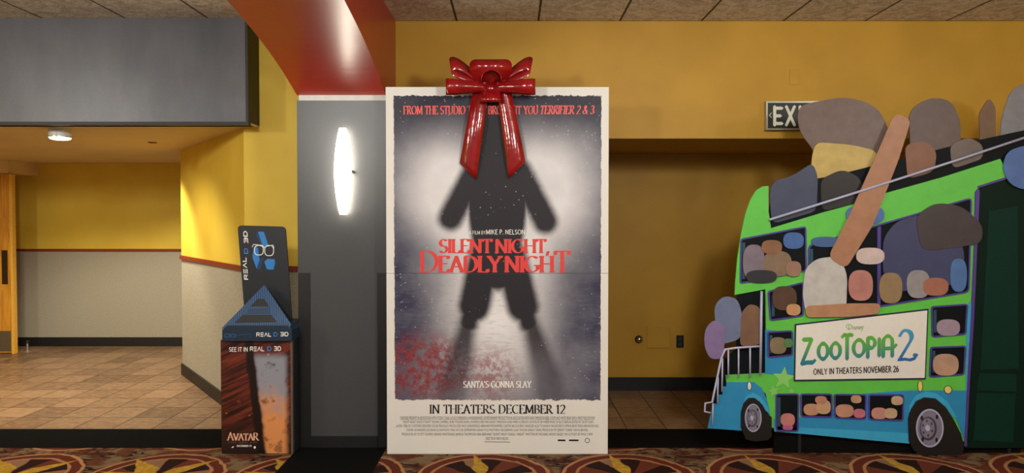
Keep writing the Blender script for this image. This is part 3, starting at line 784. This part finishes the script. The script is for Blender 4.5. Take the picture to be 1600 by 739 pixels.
bm = prism_bm([tri_pt(*p) for p in outer], (0, .012, -.004)); link('triangle_flap', bm, M['rib'], bi)
def hole(pts): return link('flap_hole', prism_bm([tri_pt(*p) + Vector((0, -.0022, .0007)) for p in pts], (0, .0018, -.0006)), M['ink'], bi)
hole([(366, 504.5), (380, 492), (424, 492), (433, 503.5)]); hole([(391, 479), (403, 467), (413, 467), (421, 479)])
link('flap_bar', prism_bm([tri_pt(*p) + Vector((0, -.004, .001)) for p in ((388, 483), (422, 480), (421, 490), (386, 490.5))], (0, .003, 0)), M['bluecard'], bi)
# tall back card, leaning a little
BKY = BF + .19
card = rounded([(371, 352), (446, 354), (457, 512), (384, 512)], 7)
plate('back_card', card, BKY, .012, M['card'], bi)
BK = BKY - .0015
def rq(cx, cy, w, h):
    """text quad that reads upwards: u runs up the card"""
    return None
def up_text(name, geom, x0, yb, x1, yt, m, lean=-.09):
    # text base line on the right side, reading from bottom to top
    def lx(x, y): return x + (yb - y) * lean
    letter(name, geom, ((lx(x0, yb), yb), (lx(x0, yt), yt), (lx(x1, yt), yt), (lx(x1, yb), yb)), BK, m, bi)
up_text('card_lettering', tech_geom('REAL'), 381.5, 437, 388, 402, M['wink'])
up_text('card_lettering', tech_geom('D'), 381.5, 396.5, 388, 388, M['blueink'])
up_text('card_lettering', tech_geom('3D'), 381.5, 380, 388, 361, M['wink'])
M['logoblue'] = plain('logo_blue', (44, 122, 190), .4); M['logodark'] = plain('logo_dark_blue', (30, 56, 96), .4)
def mark(pts, m, off=0.0): plate('recycle_arrow', pts, BK - off, .0008, m, bi)
mark([(403, 362), (412, 362), (420, 385), (412, 388)], M['logoblue']); mark([(400, 368), (403, 362), (412, 388), (409, 385)], M['logodark'])
mark([(397, 385), (403, 387), (405.5, 406), (401, 420), (395, 404), (394.5, 399)], M['logoblue'], .0004); mark([(401, 420), (406, 404), (412, 403), (407, 422)], M['logodark'], .0004)
mark([(413, 409), (418, 404.5), (429, 405), (430, 411), (427, 421.5), (417, 421)], M['logoblue'], .0006)
ring('glasses_icon', ell(404.5, 391, 7.5, 8, 24, 2.6), 1.1, BK - .001, .0012, M['wink'], bi); ring('glasses_icon', ell(420.5, 391.5, 7.5, 8.6, 24, 2.6), 1.1, BK - .001, .0012, M['wink'], bi)
link('glasses_icon', tube_bm([P(394, 386, BK - .001), P(396, 382, BK - .001), P(410, 383.5, BK - .001), P(413, 387, BK - .001), P(417, 384.5, BK - .001), P(427, 383, BK - .001), P(428, 388, BK - .001)], .003, 6), M['wink'], bi)

# ================================================================== BUS STANDEE
SY = 4.645
bu = thing('bus_standee', 'big green and blue double-decker bus cardboard standee standing at the right', 'cardboard standee', Vector((P(1380, 700, SY).x, SY + .03, 0)))
def pr(name, c, rough=.42, var=.05): return plain(name, c, rough, .4, 0, var, 14)
M['bgreen'] = pr('green_print', (92, 186, 72)); M['bgreen2'] = pr('pale_green_print', (134, 196, 104)); M['bblue'] = pr('blue_print', (42, 132, 180)); M['bblue2'] = pr('light_blue_print', (56, 158, 200))
M['bframe'] = pr('violet_frame_print', (72, 60, 138)); M['bdark'] = plain('dark_window_print', (14, 19, 23), .5, .12); M['bteal'] = pr('teal_inner_print', (36, 74, 88)); M['brail'] = pr('pale_rail_print', (168, 170, 196))
M['bfront'] = plain('dark_green_front_print', (8, 32, 25), .5, .12); M['bfront2'] = plain('green_glass_print', (12, 46, 38), .5, .12); M['bpurple'] = pr('purple_edge_print', (78, 56, 134)); M['tyre'] = pr('tyre_print', (26, 25, 25)); M['hub'] = pr('grey_wheel_print', (120, 116, 134)); M['hub2'] = pr('dark_wheel_print', (62, 60, 72))
YO = SY
# backing board: keeps the whole cut-out together
plate('deck_interior', [(1200, 345), (1205, 300), (1240, 285), (1300, 275), (1420, 245), (1500, 225), (1640, 195), (1640, 260), (1560, 262), (1200, 366)], YO + .012, .01, M['bdark'], bu)
plate('stair_opening', [(1152, 450), (1199, 446), (1199, 592), (1134, 592), (1134, 560), (1150, 545)], YO + .012, .008, M['bdark'], bu)
plate('stair_well', [(1134, 590), (1134, 640), (1112, 640), (1113, 620), (1128, 560), (1140, 560)], YO + .012, .008, M['bdark'], bu)
plate('front_face', [(1524, 300), (1529, 293), (1570, 280), (1640, 258), (1640, 700), (1508, 700)], YO + .008, .012, M['bfront'], bu)
plate('front_glass', [(1545, 330), (1590, 322), (1592, 576), (1532, 578)], YO + .006, .002, M['bfront2'], bu)
plate('front_glass', [(1530, 583), (1588, 584), (1588, 612), (1527, 610)], YO + .006, .002, M['bfront2'], bu)
plate('front_glass', [(1526, 614), (1587, 615), (1583, 691), (1521, 688)], YO + .006, .002, M['bfront2'], bu)
upper = [(1148, 461), (1149, 440), (1152, 405), (1158, 365), (1165, 333), (1173, 311), (1182, 297), (1192, 291), (1201, 290.5), (1201, 330), (1205, 356.5), (1289, 331), (1336, 318.5), (1388, 300.5), (1472, 277), (1563, 248), (1570, 262), (1571, 280), (1529, 293), (1524, 300), (1521, 460), (1515, 500), (1511, 604), (1511, 697), (1507, 690), (1204, 668), (1197, 616), (1180, 600), (1135, 598), (1134, 586), (1197, 583), (1196, 452)]
plate('green_body', upper, YO, .012, M['bgreen'], bu, .0015)
# blue parts
plate('rear_panel', [(1135, 597), (1178, 597), (1190, 606), (1199, 626), (1204, 648), (1196, 640), (1187, 624), (1176, 618), (1166, 622), (1160, 636), (1158, 655), (1160, 673), (1106, 669), (1110, 650), (1115, 631), (1122, 631), (1122, 617), (1129, 617), (1129, 604), (1135, 604)], YO - .004, .012, M['bblue'], bu, .001)
plate('rear_arch', [(1158, 655), (1159, 634), (1166, 619), (1177, 614), (1189, 620), (1199, 634), (1204, 648), (1196, 641), (1187, 627), (1176, 621), (1167, 625), (1162, 637)], YO - .006, .003, M['bblue2'], bu)
plate('blue_pillar', [(1195.5, 515), (1240, 520), (1240, 588), (1195.5, 584)], YO - .002, .003, M['bblue'], bu)
plate('skirt', [(1209, 655), (1250, 652), (1300, 640), (1350, 615), (1420, 610), (1511, 610), (1510, 697), (1504, 680), (1494, 655), (1480, 634), (1462, 622), (1445, 620), (1432, 625), (1422, 640), (1421, 693), (1350, 687), (1250, 677.5), (1210, 674)], YO - .002, .01, M['bblue'], bu, .001)
plate('skirt_band', [(1210, 667), (1250, 668), (1350, 673), (1420, 677), (1421, 693), (1350, 687), (1250, 677.5), (1210, 674)], YO - .003, .002, M['bblue2'], bu)
plate('front_arch', [(1420, 645), (1421, 634), (1431, 619), (1446, 612), (1464, 615), (1481, 628), (1495, 652), (1489, 652), (1478, 636), (1462, 622.5), (1445, 620.5), (1432, 626), (1424, 640)], YO - .006, .004, M['bblue2'], bu)
plate('front_pillar', [(1511, 494), (1515, 470), (1519, 480), (1513, 610), (1509, 610)], YO - .003, .002, M['bblue2'], bu)
plate('edge_strip', [(1524, 300), (1529, 293.5), (1531, 300), (1527, 388), (1522, 500), (1516, 590), (1510.5, 698), (1507, 697), (1512, 590), (1517, 500), (1522, 388)], YO - .006, .006, M['bpurple'], bu)
plate('roof_edge', [(1529, 293.5), (1571, 280.5), (1571, 277), (1527, 291)], YO - .004, .004, M['bpurple'], bu)
# windows
def window(poly, r=5, w=2.4, teal=True):
    q = rounded(poly, r)
    plate('window_pane', offset(q, .6), YO - .003, .002, M['bdark'], bu)
    fr = ring('window_frame', q, w, YO - .007, .006, M['bframe'], bu)
    if teal:
        x0 = max(poly[0][0], poly[-1][0]) + w + .5; y0 = poly[0][1] + 6; y1 = poly[-1][1] - 8
        plate('window_reveal', [(x0, y0), (x0 + 4.5, y0), (x0 + 4.5, y1), (x0, y1)], YO - .0042, .001, M['bteal'], bu)
window([(1157, 373), (1260, 353), (1261, 424), (1156, 444)])
window([(1263, 383), (1330, 363), (1519, 308), (1515, 457), (1380, 479), (1263, 494)], 8)
window([(1199.5, 455), (1256, 440), (1256, 494), (1203, 502)])
window([(1198.5, 518), (1239, 516), (1239.5, 556), (1199.5, 560)])
window([(1455, 478.5), (1513, 474.5), (1510, 523), (1456, 527.5)])
window([(1454, 542), (1510, 540), (1507.5, 586), (1452, 590)])
window([(1212, 615), (1249, 615), (1248, 675), (1212, 674)])
window([(1250.5, 615), (1301, 615), (1301, 653), (1251, 652)], teal=False)
window([(1303, 615.5), (1354.5, 616), (1353.5, 656), (1303.5, 654)], teal=False)
window([(1357, 616), (1413, 616), (1412, 658.5), (1357, 656.5)], teal=False)
plate('window_post', [(1371, 355), (1376.5, 353.5), (1376, 479), (1371, 480)], YO - .0065, .004, M['bframe'], bu)
# plain blank cut-outs where the print is crowded: featureless rounded boards
_lay = [0]
def lay_y(l):
    _lay[0] += 1; return YO - .008 - .0035 * l - .00012 * (_lay[0] % 25)
def calm(c):
    a = sum(c) / 3; return tuple(.92 * (v * .78 + a * .22) for v in c)
def blank(name, cx, cy, rx, ry, c, lay=1, p=2.6, rot=0.0, lab=None):
    return plate(name, ell(cx, cy, rx, ry, 28, p, rot), lay_y(lay), .006, pr(name + '_ink', calm(c), var=.12), bu, label=lab)
def slab(pts, c, lay, lab=None, r=10):
    return plate('blank_cutout', rounded(pts, r), lay_y(lay), .006, pr('blank_ink', calm(c), var=.12), bu, label=lab)
GB = (116, 92, 84)
# along the open top (behind the rail)
def back(pts, c, r, off=.0, lab=None): return plate('blank_cutout', rounded(pts, r, 6), YO + .013 + off, .008, pr('blank_ink', calm(c), var=.12), bu, label=lab)
back([(1246, 165), (1320, 150), (1372, 165), (1394, 215), (1392, 292), (1290, 300), (1276, 240), (1248, 205)], GB, 24, .010, 'plain brown rounded cutout board')
back([(1274, 222), (1330, 226), (1372, 236), (1366, 300), (1268, 318), (1268, 250)], (206, 172, 78), 14, .0, 'plain yellow rounded cutout board')
back([(1202, 300), (1210, 282), (1236, 276), (1270, 254), (1278, 276), (1276, 330), (1206, 350)], (64, 72, 104), 12, -.0035, 'plain navy rounded cutout board')
back([(1282, 280), (1316, 264), (1345, 278), (1350, 315), (1284, 330)], (42, 38, 40), 12, -.0035, 'plain black rounded cutout board')
back([(1420, 172), (1452, 152), (1486, 156), (1502, 190), (1500, 252), (1424, 268)], (104, 82, 78), 18, .006, 'plain dark brown rounded cutout board')
back([(1414, 226), (1446, 220), (1464, 236), (1460, 268), (1418, 280)], (142, 88, 60), 12, -.0035, 'plain rust rounded cutout board')
back([(1484, 226), (1514, 214), (1536, 226), (1536, 248), (1488, 264)], (112, 96, 92), 12, -.0035, 'plain taupe rounded cutout board')
back([(1530, 176), (1546, 152), (1556, 168), (1556, 238), (1532, 242)], (120, 86, 58), 8, .003, 'plain tan rounded cutout board')
back([(1566, 180), (1580, 140), (1606, 128), (1640, 140), (1640, 220), (1562, 224)], (128, 128, 136), 16, .006, 'plain grey rounded cutout board')
slab([(1566, 262), (1574, 236), (1604, 226), (1640, 232), (1640, 290), (1600, 297), (1578, 288)], (70, 112, 190), 1, 'plain blue rounded cutout board', 14)
# in the large window
slab([(1258, 420), (1276, 404), (1312, 400), (1324, 430), (1322, 490), (1260, 492), (1254, 462)], (196, 192, 188), 2, 'plain white rounded cutout board', 12)
slab([(1258, 478), (1330, 474), (1376, 474), (1374, 490), (1330, 495), (1260, 496)], (196, 134, 92), 3, 'plain tan rounded cutout board', 8)
slab([(1294, 402), (1330, 330), (1374, 232), (1398, 176), (1424, 186), (1404, 250), (1364, 352), (1322, 420)], (184, 122, 84), 3, 'long plain tan slanting cutout strip', 12)
slab([(1380, 372), (1400, 346), (1440, 334), (1500, 372), (1508, 400), (1502, 436), (1480, 448), (1400, 456), (1380, 430)], (58, 66, 112), 1, 'plain navy rounded cutout board', 14)
slab([(1430, 338), (1462, 316), (1504, 322), (1536, 352), (1534, 380), (1486, 388), (1440, 392)], (68, 60, 66), 2, 'plain charcoal rounded cutout board', 16)
for cx_, cy_, rx_, ry_, c_ in ((1345, 446, 19, 24, (198, 122, 112)), (1392, 450, 18, 24, (154, 124, 82)), (1435, 444, 18, 22, (150, 144, 150)), (1462, 448, 20, 14, (176, 104, 80)), (1498, 430, 13, 26, (66, 116, 190)), (1360, 400, 22, 13, (210, 186, 180)), (1352, 336, 30, 15, (64, 110, 190)), (1290, 378, 22, 8, (56, 96, 160))):
    blank('blank_cutout', cx_, cy_, rx_, ry_, c_, 2 if cy_ > 420 else 1)
for cx_, cy_, rx_, ry_, c_, l_ in ((1178, 410, 17, 28, (128, 112, 128), 1), (1190, 432, 24, 10, (48, 46, 56), 2), (1215, 412, 22, 20, (140, 112, 84), 1), (1206, 386, 16, 11, (150, 98, 62), 2), (1240, 376, 16, 13, (56, 100, 176), 1), (1240, 420, 12, 12, (160, 116, 92), 2),
    (1226, 466, 19, 19, (92, 62, 44), 1), (1240, 484, 11, 9, (214, 150, 92), 2), (1216, 540, 13, 13, (140, 120, 84), 1), (1232, 536, 7, 7, (84, 136, 70), 2),
    (1482, 512, 18, 13, (164, 140, 164), 1), (1478, 570, 20, 17, (196, 150, 122), 1),
    (1231, 656, 11, 10, (206, 120, 112), 1), (1231, 668, 8, 4, (196, 84, 140), 2), (1268, 640, 12, 9, (206, 144, 108), 1), (1287, 636, 11, 11, (212, 160, 112), 1), (1283, 625, 9, 6, (196, 132, 100), 2),
    (1320, 642, 14, 10, (204, 140, 110), 1), (1343, 646, 9, 7, (214, 104, 128), 2), (1338, 624, 8, 6, (210, 158, 116), 1), (1374, 646, 12, 9, (208, 134, 120), 1), (1392, 646, 10, 8, (206, 168, 122), 1), (1402, 626, 9, 7, (206, 166, 120), 1)):
    blank('blank_cutout', cx_, cy_, rx_, ry_, c_, l_)
# on the rear stair
slab([(1116, 478), (1130, 462), (1152, 466), (1160, 490), (1158, 530), (1120, 540)], (104, 118, 160), 1, 'plain slate blue rounded cutout board', 12)
slab([(1158, 488), (1172, 474), (1188, 480), (1190, 538), (1156, 542)], (132, 92, 66), 1, 'plain brown rounded cutout board', 10)
slab([(1102, 512), (1118, 498), (1134, 512), (1130, 560), (1110, 562), (1100, 540)], (128, 104, 160), 2, 'plain lilac rounded cutout board', 10)
# rails
RY = YO - .022
def rod(name, pts, r=.0075): link(name, tube_bm([P(x, y, RY) for x, y in pts], r, 8), M['brail'], bu, smooth=True)
rod('roof_rail', [(1202, 343.5), (1363, 293), (1490, 252), (1640, 202)], .0085)
rod('stair_post', [(1190, 455), (1188, 586)], .009)
rod('stair_rail', [(1188, 541), (1150, 543.5), (1133, 546), (1127, 560), (1113, 628), (1102, 630), (1101, 643), (1110, 645)], .0075)
for x, y0, y1 in ((1138, 546, 590), (1154, 544, 590), (1172, 542, 590)): rod('baluster', [(x, y0), (x, y1)], .006)
for x, y0, y1 in ((1129, 560, 612), (1122, 590, 630), (1114, 630, 664)): rod('baluster', [(x, y0), (x - 1, y1)], .0055)
# wheels
def wheel(tpts, cx, cy, rx, ry):
    w = plate('wheel', tpts, YO - .014, .016, M['tyre'], bu, .002, 'black tyre print with grey hub')
    def sub(nm, px, d_, th, m): plate(nm, px, YO - .014 - d_, th, m, w)
    sub('hub_disc', ell(cx, cy, rx, ry, 40), .003, .003, M['hub'])
    ring('rim', ell(cx, cy, rx, ry, 40), rx * .10, YO - .019, .004, M['brail'], w)
    sub('hub_dish', ell(cx - rx*.12, cy + ry*.02, rx*.62, ry*.62, 32), .004, .001, M['hub2'])
    sub('hub_plate', ell(cx - rx*.16, cy, rx*.5, ry*.52, 32), .006, .002, M['hub'])
    sub('hub_cap', ell(cx - rx*.16, cy, rx*.17, ry*.16, 20), .012, .006, M['brail'])
    for i in range(6):
        a = i * pi / 3 + .4; sub('lug_nut', ell(cx - rx*.16 + rx*.36*cos(a), cy + ry*.38*sin(a), rx*.06, ry*.06, 10), .009, .003, M['hub2'])
    for a in (-.85, .9, 2.3, -2.4): sub('vent_slot', ell(cx + rx*.78*cos(a), cy + ry*.78*sin(a), rx*.09, ry*.12, 14), .0045, .0015, M['ink'])
wheel([(1158, 668), (1158, 645), (1162, 630), (1170, 622), (1180, 622), (1191, 632), (1199, 646), (1206, 652), (1206, 682), (1200, 688), (1180, 690), (1166, 687)], 1177, 653, 13, 22)
wheel([(1421, 690), (1420, 655), (1424, 640), (1432, 627), (1445, 621), (1462, 623), (1478, 637), (1490, 655), (1502, 678), (1507, 698), (1503, 712), (1470, 715), (1446, 713), (1428, 704)], 1453, 669, 21.5, 30)
# lamps, marks
for cx_, cy_, rx_, ry_, m_ in ((1171, 603, 2.6, 6.2, (214, 214, 200)), (1438, 603.5, 3.2, 8, (220, 196, 110)), (1481.5, 609, 5.2, 5.6, (222, 200, 118))):
    plate('side_lamp', ell(cx_, cy_, rx_ + 1, ry_ + 1, 20), YO - .005, .003, M['ink'], bu); plate('side_lamp', ell(cx_, cy_, rx_, ry_, 20), YO - .008, .003, pr('lamp_print', m_), bu)
def star(cx, cy, r, rot):
    pts = []
    for i in range(10):
        a = rot + i * pi / 5 - pi/2; rr = r if i % 2 == 0 else r * .45; pts.append((cx + rr*cos(a), cy + rr*sin(a)))
    plate('star_mark', pts, YO - .0035, .001, M['bgreen2'], bu)
star(1224.5, 591, 18, .1); star(1209, 611, 9, -.2); star(1237, 611, 5, 0)
# reclosed dark skirt shadow board and easel legs behind
for px_ in (1250, 1470, 1580):
    a = P(px_, 600, SY).x
    link('easel_leg', prism_bm([Vector((a, SY + .02, .0)), Vector((a, SY + .44, 0)), Vector((a, SY + .44, .05)), Vector((a, SY + .02, .9))], (.02, 0, 0)), M['black'], bu)
link('foot_board', box_bm(P(1212, 690, SY).x, P(1600, 690, SY).x, SY + .03, SY + .05, .001, .12), M['border'], bu)
# white sign on the bus side
SGY = YO - .010
sq = [(1242.5, 506.5), (1451, 482.5), (1446.5, 592.5), (1241, 595.5)]
sg = plate('side_sign', sq, SGY, .008, pr('sign_edge', (34, 38, 66)), bu, label='white printed sign panel with dark edge')
plate('sign_paper', [(1244.3, 508.5), (1449, 485), (1444.8, 590.4), (1242.8, 593.2)], SGY - .001, .001, M['white'], sg)
k = K('green_to_blue_ink', .45, .4)
z0_ = P(1300, 572, SGY).z - wloc(sg).z; z1_ = P(1300, 525, SGY).z - wloc(sg).z
k.col(k.mix(((k.z - z0_) / (z1_ - z0_) - k.x * .12).ss(.0, 1.0), (32, 112, 140), (92, 168, 62))); M['grad'] = k.m
k = K('blue_numeral_ink', .45, .4); k.col(k.mix(((k.z - z0_) / (z1_ - z0_)).ss(-.2, 1.3), (20, 84, 166), (70, 150, 190))); M['grad2'] = k.m
SG2 = SGY - .0018
cap_ = [1.0, 1, 1, 1, 1, 1, 1, 1]
letter('title_lettering', stroke_text('ZoOTOPIA'.replace('OTO', 'oTO'), LOGO, .235, .20, 0, .03, .3, cap_, 0), ((1250, 521.5), (1403, 518), (1402.5, 560.5), (1250, 572)), SG2, M['grad'], sg)
letter('title_numeral', stroke_text('2', LOGO, .26, .16, 0, 0, .3, None, 20), ((1402, 514.5), (1433.5, 513), (1435.5, 564), (1401.5, 566)), SG2, M['grad2'], sg)
letter('release_lettering', sans_geom('ONLY IN THEATERS NOVEMBER 26', .2), ((1270.8, 575.8), (1404.5, 571), (1404.5, 581.5), (1270.8, 586)), SG2, M['ink'], sg)
SCR = {'D': (.8, [arc(.35,.55,.42,.42,200,60,10)+arc(.3,.5,.5,.45,55,-100,14), [(.33,.85),(.33,.12)], [(.1,.3),(.3,.08)]], []),
       'i': (.2, [[(.1,.45),(.1,0)], [(.1,.62),(.1,.68)]], []), 's': (.32, [arc(.16,.34,.11,.11,40,270,8)+arc(.16,.11,.12,.12,90,-140,8)], []),
       'n': (.36, [[(.05,.45),(.05,0)], [(.05,.3)]+arc(.17,.3,.12,.15,180,0,8)+[(.29,0)]], []), 'e': (.36, [[(.05,.23),(.3,.23)]+arc(.18,.22,.13,.22,0,320,12)], []),
       'y': (.4, [[(.05,.45),(.18,.02)], [(.34,.5),(.1,-.35)]], [])}
letter('studio_lettering', stroke_text('Disney', SCR, .12, .10, 0, .05, .3, None, 30), ((1321.5, 506.5), (1350, 504.5), (1349, 517.5), (1322, 519)), SG2, pr('green_script_ink', (116, 160, 76)), sg)
